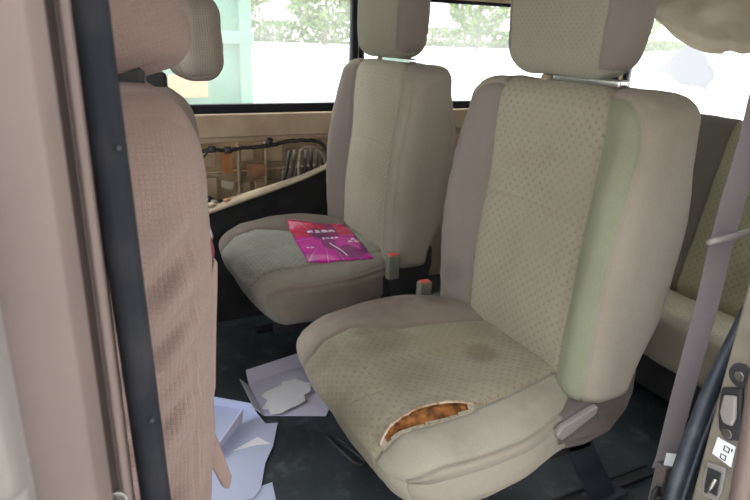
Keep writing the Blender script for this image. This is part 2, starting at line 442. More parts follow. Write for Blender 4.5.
def cushion(parent, ox, oy, m, tear=False, n=(110, 124, 34), seed=3):
    half = (.285,.315,.085); hx, hy, hz = half
    P, pos, nr, F = pad_grid(half, (.06,.075,.055), n)
    ext = hz-P[:, 2]
    sideL = np.isclose(np.abs(P[:, 1]), hy); fr = np.isclose(P[:, 0], -hx); bot = np.isclose(P[:, 2], -hz)
    Y = np.where(sideL, np.sign(P[:, 1])*(hy+ext), P[:, 1])
    X = np.where(fr, -hx-ext, P[:, 0])
    yL = np.interp(X, [-.4,-.276,-.152,-.074,-.024,.18], [.16,.158,.179,.153,.132,.121])
    yR = np.interp(X, [-.4,-.28,0,.3], [-.222,-.215,-.205,-.195])
    za = np.where(bot, -.05, np.minimum(yL-Y, Y-yR))
    zb = np.where(bot, -.05, .318-np.abs(Y))
    zb = np.minimum(zb, np.where(bot, -.05, 1))
    top = sstep(-.3, .7, nr[:, 2])
    q = pos.copy()
    x, y = pos[:, 0], pos[:, 1]
    q[:, 2] += top*(.028*sstep(.12, .22, y)*sstep(.30,.02, np.abs(x)) + .006*np.cos(y*6))
    q[:, 2] -= top*((.028 if tear else .004)*sstep(-.16, -.30, y) + .02*sstep(-.18, -.30, x))
    q[:, 2] -= top*.010*np.exp(-((x+.0)/.12)**2-((y)/.12)**2)
    # plan: front edge bows, corners draw in, rear narrows a little at the far side
    q[:, 0] += .035*(np.abs(y)/.315)**4*sstep(0, -.28, x)
    q[:, 1] += np.where(y > 0, -.03*sstep(.05, .28, x)+.012*np.exp(-(x/.15)**2), .05*sstep(.0, .24, x)*sstep(-.1,-.3,y)-.012*np.exp(-((x+.1)/.13)**2))
    # underside pulls in at the front
    low = sstep(.2, -.9, nr[:, 2])
    q[:, 0] += .045*sstep(.03, -.085, pos[:, 2])*sstep(-.1, -.3, x)
    q[:, 2] += low*.02*sstep(-.1, .3, x)*sstep(0, -.3, -0*y-.3)
    w = .0055
    seam = np.minimum(np.abs(yL-Y), np.abs(Y-yR)); ok = (~bot)&(ext < .12)
    gr = .007*np.exp(-(seam/w)**2)*ok
    gr -= .0035*np.clip(seam/.05, 0, 1)*ok*top
    ep = np.abs(Y)-.318
    gr += .004*np.exp(-(ep/.005)**2)*(~bot)-.0035*np.exp(-((ep-.012)/.005)**2)*(~bot)+.003*np.exp(-((ep-.024)/.004)**2)*(~bot)
    f = fbm(q, 6, 3, seed)
    gr -= f*.005
    # sitting creases
    gr -= .0012*np.sin((X*.8+Y*.35)*70+f*4)*sstep(.0, -.25, X)*top
    keep = None
    if tear:
        T0, TL = -.165, .118
        tx = (X-T0)/TL                                   # -1..1 along the split
        lo = yR+.002; up = lo+.0225*np.clip(1-tx**2, 0, 1)*(1+.45*np.clip(tx, -1, 1))
        okt = (np.abs(tx) < 1)&(~fr)&(~bot)&(~sideL)
        dy = 2*hy/n[1]*1.01
        keep = ~(okt&(Y > lo+dy)&(Y < up-dy))
        thick = (up-lo) > 2*dy
        q[:, 1] += np.where(okt&thick&(np.abs(Y-lo) <= dy), lo-Y, 0)+np.where(okt&thick&(np.abs(Y-up) <= dy), up-Y, 0)
        lipd = np.abs(Y-up)
        gr -= .009*np.exp(-(lipd/.016)**2)*(Y > up-.004)*(np.abs(tx) < 1.02)*np.clip(1-tx**2, 0, 1)**.3*(~fr)*(~bot)
        gr += .005*np.exp(-((Y-lo)/.02)**2)*(Y < lo)*(np.abs(tx) < 1)*(~fr)*(~bot)
        d = np.abs(Y-(-.085)+.25*(X+.25)); gr += .004*np.exp(-(d/.006)**2)*sstep(-.29,-.26,X)*sstep(-.19,-.22,X)
    q -= nr*gr[:, None]
    off = np.array([ox-.135, oy-.02, .345])
    q += off
    zone = np.stack([za, zb, Y], 1); pat = np.stack([Y, X, 0*Y], 1)
    o = mesh_np('seat_cushion', q, F, m, parent, {'zone': zone, 'pat': pat}, keep)
    if tear:
        topi = np.where((~fr)&(~bot)&(~sideL)&np.isclose(P[:, 2], hz))[0]
        def at(Xq, Yq, k=4):
            d2 = (X[topi]-Xq)**2+(Y[topi]-Yq)**2
            ii = np.argsort(d2)[:k]; w = 1/(d2[ii]+1e-7)
            return Vector((q[topi[ii]]*w[:, None]).sum(0)/w.sum())
        def lo_(tx): return float(np.interp(T0+TL*tx, [-.4,-.28,0,.3], [-.222,-.215,-.205,-.195]))+.002
        def up_(tx): return lo_(tx)+.0225*max(0, 1-tx*tx)*(1+.45*tx)
        # lumpy foam showing in the split
        gx, gy = 54, 18; v = []; ff = []
        for i in range(gx+1):
            tx = -1.06+2.12*i/gx; X0 = T0+TL*tx
            for j in range(gy+1):
                w0 = j/gy; yy = lo_(tx)-.013+(up_(tx)-lo_(tx)+.028)*w0
                p = at(X0, yy, 3)
                dep = .006+.014*math.sin(math.pi*w0)*max(0, 1-tx*tx)**.5
                v.append((p.x, p.y, p.z-dep+.005*noise.fractal((X0*70, yy*70, 2), 1, 2, 4)))
        for i in range(gx):
            for j in range(gy):
                a = i*(gy+1)+j; ff.append((a, a+1, a+gy+2, a+gy+1))
        mb = MB(); mb.add(v, ff)
        t = mb.build('torn_foam', M['foam'], o, smooth=True); t['label'] = 'orange brown foam showing through the split seam'
        fr_ = MB()
        for sgn in (1, 0):
            pts = []; rs = []
            for i in range(49):
                tx = -.99+1.98*i/48
                yy = (up_(tx) if sgn else lo_(tx))+.0015*noise.noise((tx*9, sgn*3, 0))
                p = at(T0+TL*tx, yy+(.004 if sgn else -.004), 4)
                pts.append((p.x, p.y-(.004 if sgn else -.004), p.z-.0005+.001*noise.noise((tx*14, 5, sgn)))); rs.append((.0028 if sgn else .0016)+.0012*noise.noise((tx*11, 0, sgn)))
            fr_.tube(pts, rs, 8)
        for k in range(40):
            tx = random.uniform(-.9, .97); sg = random.choice((1, 0))
            a = at(T0+TL*tx, up_(tx)+.002 if sg else lo_(tx)-.002)
            d = Vector((random.uniform(-.004,.004), (-1 if sg else 1)*random.uniform(.002,.008), random.uniform(-.004,.001)))
            fr_.tube([a, a+d*.5+Vector((0,0,.001)), a+d], .0006, 4)
        for k in range(9):                                  # loosened stitches running on behind the split
            X0 = T0+TL+.006+k*.008; p = at(X0, lo_(1)+.003)+Vector((0, 0, .0055)); w = .007*(1-k*.07)
            fr_.tube([p+Vector((-.002,-w,-.003)), p+Vector((.002+.002*(k % 3),0,0)), p+Vector((0,w,-.003))], .0012, 5)
        t = fr_.build('frayed_edge', M['lining'], o, smooth=True); t['label'] = 'frayed pale cloth lips and threads of the split'
    return o

def headrest(parent, cx, cy, cz, m, half=(.062,.205,.125), n=(24, 76, 50), tilt=0., narrow=.12, seed=5):
    P, pos, nr, F = pad_grid(half, (.05,.075,.06), n)
    hx, hy, hz = half
    ext = P[:, 0]+hx
    side = np.isclose(np.abs(P[:, 1]), hy); tp = np.isclose(np.abs(P[:, 2]), hz)
    Y = np.where(side, np.sign(P[:, 1])*(hy+ext), P[:, 1]); Z = np.where(tp, np.sign(P[:, 2])*(hz+ext), P[:, 2])
    za = np.where(ext > .12, -.05, (hy-.008-.03*np.cos(Z*9))-np.abs(Y))
    q = pos.copy(); t = (pos[:, 2]+hz)/(2*hz)
    q[:, 1] *= 1-narrow*(1-t)*sstep(.6, 0, t)
    q[:, 0] -= .012*np.cos(np.clip(pos[:, 1]/hy, -1, 1)*1.5)*sstep(.2, -.7, nr[:, 0])
    gr = .006*np.exp(-(za/.0055)**2)*(ext < .1)
    f = fbm(q, 8, 3, seed); gr -= f*.005
    q -= nr*gr[:, None]
    c, s = math.cos(tilt), math.sin(tilt)
    q = np.stack([q[:, 0]*c+q[:, 2]*s, q[:, 1], -q[:, 0]*s+q[:, 2]*c], 1)+np.array([cx, cy, cz])
    return mesh_np('headrest', q, F, m, parent, {'zone': np.stack([za, za-1, Y], 1), 'pat': np.stack([Y, Z, 0*Y], 1)})

def buckle(parent, x, y, z, lean=0.):
    s = MB(); s.box(x-.02, x+.02, y-.014, y+.014, z-.085, z-.002)
    o = s.build('belt_buckle', M['buckle'], parent, bevel=.004)
    s = MB(); s.box(x-.016, x+.016, y-.010, y+.010, z-.006, z+.002)
    r = s.build('release_button', M['red'], o, bevel=.0015); r['label'] = 'faded red release button'
    s = MB(); s.ribbon([((x, y, z-.07), (1,0,0)), ((x+.01, y, z-.14), (1,0,0)), ((x+.03, y, z-.2), (1,0,0))], .011, .006)
    s.build('buckle_stalk', M['black'], o, bevel=.001)
    return o

def captain_seat(ox, oy, label, tear, mc, mb_, mh, bx, by, bz, grp, cov=True):
    root = empty('van_seat', (ox, oy, 0), label, 'seat', grp)
    cushion(root, ox, oy, mc, tear, n=(150, 220, 42) if tear else (100, 112, 30))
    backrest(root, ox, oy+.0, mb_)
    headrest(root, ox+.175, oy+.006, 1.190, mh, half=(.062,.19,.125))
    for dy in (-.065, .065):
        s = MB(); s.tube([(ox+.17, oy+dy, 1.02), (ox+.17, oy+dy, 1.12)], .0065, 14)
        s.build('headrest_post', M['chrome'], root, smooth=True)
    s = MB(); s.tube([(ox+.17, oy+.065, 1.035), (ox+.17, oy+.065, 1.062), (ox+.17, oy+.065, 1.066)], [.017, .016, .010], 18)
    s.build('post_guide', M['plastic_beige'], root, smooth=True)
    s = MB(); s.box(ox+.155, ox+.182, oy-.165, oy+.035, 1.052, 1.068)
    p = s.build('headrest_bracket', M['chrome'], root, bevel=.004); p['label'] = 'bright metal bracket under the headrest'
    s = MB(); s.tube([(ox+.17, oy-.065, 1.066), (ox+.17, oy-.065, 1.075)], .019, 18)
    s.build('post_guide', M['navy'], root, smooth=True)
    # side cover with lever, on the near side
    y = oy-.29
    out = [(.822,.342),(.838,.312),(.868,.299),(.936,.291),(1.008,.305),(1.052,.355),(1.064,.40),(1.06,.47),(.99,.47),(.952,.435),(.94,.412),(.923,.405),(.829,.375)]
    s = MB(); s.prism([(ox-.85+a, y-.012, b) for a, b in out], (0, .055, 0))
    c = s.build('side_cover', M['plastic_taupe' if cov else 'black'], root, bevel=.014, seg=4)
    s = MB(); s.prism([(ox-.85+a, y-.020 if cov else y-.006, b) for a, b in [(.832,.350),(.842,.326),(.94,.322),(.96,.36),(.935,.395),(.85,.368)]], (0, .012, 0))
    s.build('lever_recess', M['plastic_taupe' if cov else 'black'], c, bevel=.006, seg=3)
    if cov:
        s = MB(); s.prism([(ox-.85+a, y-.034, b) for a, b in [(.822,.366),(.830,.384),(.915,.411),(.930,.412),(.928,.392),(.867,.362),(.838,.350)]], (0, .016, 0))
        l = s.build('recliner_lever', M['lever'], root, bevel=.005, seg=3); l['label'] = 'pale grey recliner lever'
    # frame, rails and feet below
    s = MB()
    for dy in (-.21, .19):
        s.box(ox-.33, ox+.2, oy+dy-.012, oy+dy+.012, .20, .275)
    s.box(ox-.30, ox-.27, oy-.2, oy+.19, .21, .25); s.box(ox+.13, ox+.16, oy-.2, oy+.19, .21, .25)
    s.box(ox-.28, ox+.15, oy-.19, oy+.18, .25, .27)
    s.build('seat_frame', M['frame'], root, bevel=.003)
    for dy in (-.21, .19):
        for (xa, xb) in ((-.14, -.13), (.16, .30)):
            s = MB(); s.prism([(ox+xa-.04, oy+dy-.012, .22), (ox+xa+.04, oy+dy-.012, .22), (ox+xb+.03, oy+dy-.012, .012), (ox+xb-.05, oy+dy-.012, .012)], (0, .024, 0))
            g_ = s.build('leg', M['navy'], root, bevel=.003)
            s = MB(); s.box(ox+xb-.06, ox+xb+.06, oy+dy-.025, oy+dy+.025, .0, .013)
            s.build('foot_plate', M['navy'], g_, bevel=.003)
    buckle(root, bx, by, bz)
    # metal hook bracket by the far seat bolster
    return root

G = 'captain seats in the second row'
near = captain_seat(.85, 1.09, 'large beige cloth van seat in front with torn cushion seam showing foam', True, M['cush'], M['back'], M['head'], .88, 1.42, .452, G)
far = captain_seat(.837, 1.95, 'beige cloth van seat by the far side window with the flyer on its cushion', False, M['cush2'], M['back2'], M['head'], .878, 1.622, .468, G, False)

# flyer on far cushion
def flyer():
    c = [Vector((.685,2.129,0)), Vector((.895,2.055,0)), Vector((.843,1.692,0)), Vector((.621,1.725,0))]
    n, k = 24, 40; v = []; f = []; pat = []
    dg = bpy.context.evaluated_depsgraph_get(); bpy.context.view_layer.update()
    cu = [o for o in far.children if o.name.startswith('seat_cushion')][0]
    inv = cu.matrix_world.inverted()
    for j in range(k+1):
        for i in range(n+1):
            u, w = i/n, j/k
            p = c[0].lerp(c[1], u).lerp(c[3].lerp(c[2], u), w)
            hit, loc, nn, ix = cu.ray_cast(inv@Vector((p.x, p.y, .8)), inv.to_3x3()@Vector((0,0,-1)))
            z = (cu.matrix_world@loc).z if hit else .42
            v.append((p.x, p.y, z)); pat.append((u, w, 0))
    A = np.array(v); Z = A[:, 2].reshape(k+1, n+1)
    for _ in range(30):                                  # paper is stiffer than the cushion
        Z2 = Z.copy(); Z2[1:-1, 1:-1] = (Z[:-2, 1:-1]+Z[2:, 1:-1]+Z[1:-1, :-2]+Z[1:-1, 2:])/4
        Z = np.maximum(Z2, Z)
    A[:, 2] = Z.ravel()+.0025
    nv = len(A)
    B = A.copy(); B[:, 2] += .0015
    for j in range(k):
        for i in range(n):
            a = j*(n+1)+i
            f.append((a, a+1, a+n+2, a+n+1)); f.append((nv+a, nv+a+n+1, nv+a+n+2, nv+a+1))
    ring = [i for i in range(n)]+[j*(n+1)+n for j in range(k)]+[k*(n+1)+n-i for i in range(n)]+[(k-j)*(n+1) for j in range(k)]
    for q in range(len(ring)):
        a, b_ = ring[q], ring[(q+1) % len(ring)]; f.append((b_, a, nv+a, nv+b_))
    o = mesh_np('flyer', np.vstack([A, B]), f, M['flyer'], None, {'pat': pat+pat})
    tag(o, 'magenta and red printed flyer lying on the far seat cushion', 'flyer')
    # white lettering in little strokes, following the sheet
    def surf(u, w):
        i = min(int(u*n), n-1); j = min(int(w*k), k-1); fu = u*n-i; fw = w*k-j
        g = lambda a, b_: Vector(B[a*(n+1)+b_])
        return (g(j, i)*(1-fu)+g(j, i+1)*fu)*(1-fw)+(g(j+1, i)*(1-fu)+g(j+1, i+1)*fu)*fw+Vector((0, 0, .0006))
    def glyph(mb, u0, w0, su, sw, strokes):
        for (a, b_, c_, d) in strokes:
            p, q = surf(u0+a*su, w0+b_*sw), surf(u0+c_*su, w0+d*sw)
            mb.tube([p, q], .0016*(su/.09)**.5, 4, flat=1)
    G1 = [(.1,0,.1,1),(.0,.3,.45,.3),(.5,0,.5,1),(.5,.0,.95,.0),(.95,0,.95,1),(.5,.5,.95,.5),(.15,.65,.4,.65)]
    G2 = [(.1,.1,.9,.1),(.2,.5,.8,.5),(0,1,1,1),(.5,.1,.5,1),(.3,-.2,.5,0)]
    G3 = [(.0,0,1,0),(0,.5,1,.5),(0,1,1,1),(.2,0,.2,1),(.8,0,.8,1),(.5,.5,.5,1)]
    G4 = [(.0,0,.6,0),(.3,0,0,1),(.3,.4,.3,1),(.6,.3,1,1),(.8,0,.8,.4),(.5,.6,1,.6)]
    def put(u0, w0, su, sw, gl):
        mb = MB(); glyph(mb, u0, w0, su, sw, gl); mb.build('printed_character', M['paper'], o)
    for u0, gl in ((.26, G1), (.385, G2), (.50, G3), (.615, G4)): put(u0, .215, .09, .06, gl)
    for u0, gl in ((.43, G2), (.50, G4), (.57, G3), (.64, G1)): put(u0, .43, .05, .035, gl)
    for u0, gl in ((.90, G3), (.80, G1)): put(u0, .56, .06, .04, gl)
    for u0, gl in ((.88, G4),): put(u0, .49, .05, .035, gl)
    for u0, gl in ((.10, G1), (.17, G4)): put(u0, .66, .05, .03, gl)
    mb = MB(); mb.tube([surf(.50,.58), surf(.60,.80), surf(.64,.92)], .002, 4); mb.build('printed_streak', M['paper'], o)
flyer()

# ------------------------------------------------------------------ front seats
def front_seat(x, y, label, m, near_side, headz, tilt, hd, bz=.70, hw_=.062):
    """seat seen from its back corner; x = rear face, y = centre"""
    root = empty('front_seat', (x-.1, y, 0), label, 'seat', None)
    half = (.085,.245,.365); P, pos, nr, F = pad_grid(half, (.065,.06,.11), (40, 60, 120))
    q = pos.copy(); hx, hy, hz = half
    t = (pos[:, 2]+hz)/(2*hz)
    q[:, 0] += .03*(t-.5)+.012*np.sin(np.pi*t)
    q[:, 2] -= .02*sstep(-.02, -.09, pos[:, 0])*sstep(.8, 1, t)
    X, Z = pos[:, 0], pos[:, 2]
    sidem = sstep(.3, .9, -nr[:, 1]*near_side)
    fold = np.zeros(len(q))
    for (x0, z0, ang, L, w, a) in [(-.01,.155,47,.15,.017,.020), (-.005,.07,49,.16,.016,.014), (.0,.00,50,.14,.015,.012), (-.02,-.07,48,.14,.014,.014), (-.01,-.15,56,.15,.018,.016), (-.03,-.22,50,.14,.016,.015), (.0,-.29,58,.14,.014,.011)]:
        c, s = math.cos(R(ang)), math.sin(R(ang))
        al = (X-x0)*c+(Z-z0)*s; ac = -(X-x0)*s+(Z-z0)*c
        fold += a*(np.exp(-(ac/w)**2)-.7*np.exp(-((ac+w*1.5)/w)**2))*np.exp(-(al/(L*.6))**2)
    f = fbm(q, 6, 3, 11+x)
    q += nr*(fold*sidem+f*.004)[:, None]
    # piping seam next to the rear edge
    side = np.isclose(np.abs(P[:, 1]), hy)
    d = np.abs(P[:, 0]-.058); pz = sstep(hz-.06, hz-.16, np.abs(P[:, 2])); q += nr*(pz*(.003*np.exp(-(d/.003)**2)-.002*np.exp(-((d-.007)/.004)**2))*side)[:, None]
    q += np.array([x-.085, y, bz])
    U = np.where(side, P[:, 0], P[:, 1])
    bk = mesh_np('seat_back', q, F, m, root, {'zone': np.stack([U*0-1]*3, 1), 'pat': np.stack([U, P[:, 2], 0*U], 1)})
    h = headrest(root, *hd, m, half=(hw_,.14,.11), n=(30, 60, 44), tilt=tilt, narrow=.1, seed=12)
    for dy in (-.06, .06):
        s = MB(); s.tube([(x-.09, y+dy, bz+.33), (x-.09, y+dy, hd[2]-.03)], .0065, 12); s.build('headrest_post', M['black'], root, smooth=True)
    s = MB(); s.box(x-.14, x-.04, y-.10, y+.10, bz+.31, hd[2]-.085); s.build('headrest_base', M['black'], root, bevel=.012)
    # cushion in front
    P, pos, nr, F = pad_grid((.26,.25,.07), (.08,.07,.05), (40, 40, 16))
    mesh_np('seat_cushion', pos+np.array([x-.36, y, .38]), F, m, root, {'zone': np.stack([pos[:, 0]*0-1]*3, 1), 'pat': pos[:, [0, 1, 2]]})
    s = MB(); s.box(x-.55, x-.2, y-.1, y+.2, .0, .31); s.build('seat_base', M['black'], root, bevel=.01)
    return root, bk

fs, fsb = front_seat(.134, .995, 'pinkish quilted cloth front seat beside the dark door pillar', M['cover'], 1, 1.2, R(-20), (.066,1.0,1.178), hw_=.078)
ds, dsb = front_seat(.27, 1.80, 'dull beige front seat beyond the pinkish one, headrest against the window', M['driver'], 1, 1.2, R(-3), (.318,1.80,1.112), bz=.625)
# seat back pocket with things in it
s = MB()
pr = [(.133,.60), (.141,.64), (.146,.72), (.152,.80), (.154,.835), (.149,.84), (.142,.80), (.136,.72), (.130,.60)]
s.prism([(a, .79, b) for a, b in pr], (0, .36, 0))
k = s.build('seat_back_pocket', M['cover'], fs, bevel=.004)
s = MB(); s.prism([(.122,.81,.555), (.134,.81,.552), (.150,.81,.50), (.162,.81,.452), (.157,.81,.43), (.146,.81,.436), (.132,.81,.478), (.118,.81,.50)], (0, .08, 0))
s.build('cover_strap', M['cover'], fs, bevel=.004)
# stained patch on front headrest cover is in the cloth; clear bag and booklet in the pocket
v = []; f = []
for i in range(13):
    for j in range(9):
        z = .80+.095*j/8; yy = .80+.13*i/12
        v.append((.149+.004*math.sin(j*1.3+i)*1+.004*math.sin(i*2.1)-.006*(j/8)**2, yy, z+.01*math.sin(i*.9)))
for i in range(12):
    for j in range(8):
        a = i*9+j; f.append((a, a+1, a+10, a+9))
s = MB(); s.add(v, f); o = s.build('plastic_bag', M['bag'], None, smooth=True)
sd = o.modifiers.new('t', 'SOLIDIFY'); sd.thickness = .001
tag(o, 'crumpled clear plastic bag poking out of the front seat back pocket', 'bag')
s = MB(); s.prism([(.141,.80,.74), (.145,.80,.74), (.151,.80,.835), (.153,.80,.85), (.149,.80,.872), (.143,.80,.85)], (0, .14, 0))
o = s.build('booklet', M['booklet'], None, bevel=.001); tag(o, 'dark red booklet tucked in the front seat back pocket', 'booklet')

# ------------------------------------------------------------------ rear bench
def bench():
    root = empty('rear_bench', (1.8, 1.45, 0), 'olive beige patterned rear bench seat behind the large torn seat', 'bench')
    # backrest
    half = (.075,.80,.31); P, pos, nr, F = pad_grid(half, (.05,.06,.06), (14, 200, 70))
    ext = P[:, 0]+half[0]; tp = np.isclose(P[:, 2], half[2]); Z = np.where(tp, half[2]+ext, P[:, 2]); Y = P[:, 1]
    seam = lambda Z, y0, sl: y0+sl*(Z/.31)
    s1 = seam(Z, -.185, .02)
    za = np.minimum(s1-Y, Y+.70)
    zb2 = np.minimum(Y-.06, .70-Y)
    za = np.where(ext > .12, -.05, np.maximum(za, zb2))
    q = pos.copy(); t = (pos[:, 2]+half[2])/(2*half[2])
    front = sstep(.3, -.6, nr[:, 0])
    gr = .006*np.exp(-(za/.006)**2)
    q[:, 0] -= front*.02*np.clip(za/.05, 0, 1)*np.sin(np.pi*t)
    hs = Z-.10; gr += .003*np.exp(-(hs/.005)**2)*(za > 0)
    gr -= fbm(q, 5, 3, 20)*.005
    q -= nr*gr[:, None]
    th = R(17); c, s_ = math.cos(th), math.sin(th)
    q = np.stack([q[:, 0]*c+q[:, 2]*s_, q[:, 1], -q[:, 0]*s_+q[:, 2]*c], 1)+np.array([1.925, 1.45, .61])
    mesh_np('backrest', q, F, M['bench'], root, {'zone': np.stack([za, za, Y], 1), 'pat': np.stack([Y, Z, 0*Y], 1)})
    half = (.24,.78,.085); P, pos, nr, F = pad_grid(half, (.05,.06,.045), (50, 160, 20))
    ext = half[2]-P[:, 2]; fr = np.isclose(P[:, 0], -half[0]); X = np.where(fr, -half[0]-ext, P[:, 0])
    za = np.where(fr, -.05, .72-np.abs(P[:, 1])); za = np.minimum(za, X+.21)
    gr = .005*np.exp(-(za/.005)**2)-fbm(pos, 5, 3, 21)*.006
    q = pos-nr*gr[:, None]; q[:, 2] += .02*sstep(-.05, -.2, pos[:, 0])*(nr[:, 2] > 0)
    mesh_np('seat_cushion', q+np.array([1.80, 1.45, .262]), F, M['benchc'], root, {'zone': np.stack([za, za-1, P[:, 1]], 1), 'pat': np.stack([P[:, 1], X, 0*X], 1)})
    s = MB(); s.box(1.66, 1.98, .72, 2.18, .02, .18); s.build('bench_base', M['black'], root, bevel=.01)
bench()

# ------------------------------------------------------------------ van shell
def struct(name, mb, m, label=None, **kw):
    o = mb.build(name, m, None, **kw); o['kind'] = 'structure'
    if label: o['label'] = label
    return o

s = MB(); s.box(-1.7, 2.67, .42, 2.46, -.06, 0); struct('floor', s, M['floor'], 'dark worn vinyl van floor')
# roof: gently arched
v = []; f = []
for i in range(13):
    a = -1+2*i/12; yy = 1.46+1.0*a; zz = 1.40-.05*a*a
    v += [(-.7, yy, zz), (2.68, yy, zz-.02), (-.7, yy, zz+.04), (2.68, yy, zz+.02)]
for i in range(12):
    a = i*4; f += [(a, a+1, a+5, a+4), (a+2, a+6, a+7, a+3), (a, a+4, a+6, a+2), (a+1, a+3, a+7, a+5)]
f += [(0,2,3,1), (48,49,51,50)]
s = MB(); s.add(v, f); struct('ceiling', s, M['headliner'], 'pale cloth headliner of the van', smooth=False)

# far wall: inner skin with a big cut-out below the sill, windows above
s = MB()
s.box(-1.7, 2.70, 2.385, 2.44, .735, .826)          # waist rail
s.box(-1.7, 2.67, 2.40, 2.44, .712, .737)
s.box(-1.7, .30, 2.40, 2.44, 0, .712)
s.box(1.03, 2.67, 2.40, 2.44, 0, .712)
s.box(.30, 1.03, 2.40, 2.44, 0, .40)
s.box(-1.7, 2.67, 2.40, 2.46, 1.29, 1.36)
s.box(1.09, 1.105, 2.415, 2.46, .825, 1.29)
s.box(2.60, 2.63, 2.40, 2.46, .825, 1.29)
s.box(-.72, -.62, 2.40, 2.46, .825, 1.29)
struct('wall_far', s, M['paint_in'], 'bare beige inner body side under the far windows', bevel=.006)
s = MB(); s.box(-1.7, 2.67, 2.495, 2.51, -.30, .83)
struct('wall_outer', s, M['paint_dull'], 'dusty outer door skin seen through the cut-out')
# pressed ribs and patches in the cut-out
s = MB()
for (x0, x1, z0, z1) in [(.40,.50,.60,.66),(.60,.66,.62,.68),(.70,.78,.61,.69),(.43,.50,.46,.56),(.58,.64,.47,.53),(.66,.74,.44,.53),(.78,.86,.5,.58)]:
    s.box(x0, x1, 2.478, 2.5, z0, z1)
for x0 in (.585, .70): s.box(x0, x0+.012, 2.47, 2.5, .42, .70)
s.box(.32, 1.02, 2.475, 2.5, .575, .585)
struct('trim_1', s, M['paint_dull'], 'pressed ribs of the outer skin', bevel=.006)

def window(n, x0, x1, z0, z1, y0, y1, label, fw=.022):
    s = MB()
    s.box(x0, x1, y0, y1, z0, z0+fw+(.012 if n in (1, 2) else 0)); s.box(x0, x1, y0, y1, z1-fw, z1)
    s.box(x0, x0+fw, y0, y1, z0+fw, z1-fw); s.box(x1-fw, x1, y0, y1, z0+fw, z1-fw)
    o = struct('window_%d' % n, s, M['rubber'], label, bevel=.003)
    s = MB(); s.box(x0+.01, x1-.01, (y0+y1)/2-.002, (y0+y1)/2+.002, z0+.01, z1-.01)
    s.build('glass_pane', M['glass'], o)
    return o
window(1, -.62, 1.095, .822, 1.295, 2.41, 2.45, 'far side window beside the flyer seat', .026)
window(2, 1.10, 2.60, .822, 1.30, 2.41, 2.45, 'far side window behind the large seat', .024)
window(4, -1.68, -.72, .845, 1.29, 2.41, 2.45, 'front far window')

# rear wall with window
s = MB()
s.box(2.62, 2.67, .45, 2.44, 0, .80); s.box(2.62, 2.67, .45, 2.44, 1.30, 1.36)
s.box(2.62, 2.67, .45, .60, .80, 1.30)
s.box(2.62, 2.67, 2.40, 2.44, .80, 1.30)
struct('wall_rear', s, M['paint_in'], 'rear end of the van', bevel=.006)
s = MB()
for (a, b_, c, d) in ((.6,2.40,.80,.82), (.6,2.40,1.28,1.30), (.6,.62,.82,1.28), (2.38,2.40,.82,1.28)): s.box(2.625, 2.665, a, b_, c, d)
w3 = struct('window_3', s, M['rubber'], 'rear window of the van', bevel=.003)
s = MB(); s.box(2.643, 2.647, .61, 2.39, .81, 1.29); s.build('glass_pane', M['glass'], w3)
out = [(2.312,1.018),(2.285,1.03),(2.25,1.055),(2.215,1.10),(2.175,1.14),(2.12,1.135),(2.07,1.115),(2.046,1.098),(2.02,1.06),(1.985,1.028),(1.975,.995),(2.0,.965),(2.005,.935),(2.04,.952),(2.11,.95),(2.17,.957),(2.21,.985),(2.25,1.0),(2.30,.998)]
s = MB(); s.prism([(2.638, a*.956, 1.14+(b_-1.14)*.956) for a, b_ in out], (.004, 0, 0))
o = s.build('window_sticker', M['pane_patch'], None); tag(o, 'added pale shape over a blanked area of the rear window', 'sticker')  # added shape filling a blanked area, no actual sticker

# near side wall: sill, header, rear quarter with window, jamb
s = MB()
s.box(-.30, 1.02, .40, .62, -.12, -.005); struct('trim_2', s, M['plastic_taupe'], 'door step', bevel=.01)
s = MB(); s.box(-1.7, 2.67, .44, .56, 1.33, 1.38); struct('trim_3', s, M['paint'], 'door header rail', bevel=.01)
s = MB()
s.box(1.06, 2.67, .44, .52, -.3, .80); s.box(1.06, 1.2, .44, .52, .80, 1.33); s.box(2.55, 2.67, .44, .52, .80, 1.33)
struct('wall_near', s, M['paint'], 'rear quarter of the near body side', bevel=.01)
window(5, 1.2, 2.55, .79, 1.33, .46, .50, 'near rear quarter window')

# B pillar (left foreground), profile in plan pushed along a leaning axis
def pillar(name, prof, m, label, z0=-.1, z1=1.36, lean=(0,0), bevel=.004, **kw):
    h = z1-z0
    s = MB()
    P0 = [(x-lean[0]*(1.0-z0), y-lean[1]*(1.0-z0), z0) for x, y in prof]
    s.prism(P0, (lean[0]*h, lean[1]*h, h))
    return s.build(name, m, None, bevel=bevel, **kw)
root = empty('door_pillar', (-.05, .45, 0), 'champagne painted door pillar at the left edge of the doorway', 'pillar'); root['kind'] = 'structure'
pp = pillar('outer_panel', [(-.30,.395),(-.10,.385),(-.045,.392),(-.018,.405),(-.008,.425),(-.009,.442),(-.014,.450),(-.30,.450)], M['paint'], None, bevel=.003)
attach(pp, root)
pp = pillar('inner_flange', [(-.30,.56),(-.002,.545),(-.001,.500),(.006,.503),(.009,.516),(.010,.545),(.008,.60),(-.30,.60)], M['paint'], None, bevel=.0025)
attach(pp, root)
pp = pillar('rubber_seal', [(.008,.510),(.016,.504),(.030,.508),(.036,.518),(.036,.535),(.028,.545),(.010,.545)], M['rubber'], None, bevel=.004, lean=(-.02, 0))
attach(pp, root)
s = MB()
for (x, z) in ((-.003,.765),): 
    s.tube([(x-.004, .452, z), (x-.002, .438, z-.001)], .0085, 6); s.tube([(x-.004,.455,z), (x-.004,.450,z)], .010, 16)
s.build('hinge_bolt', M['steel'], root, bevel=.001)
s = MB(); s.tube([(.028,.506,1.05),(.028,.503,1.05)], .002, 10); s.tube([(.031,.507,.80),(.031,.504,.80)], .002, 10)
s.build('clip_hole', M['ink'], root)
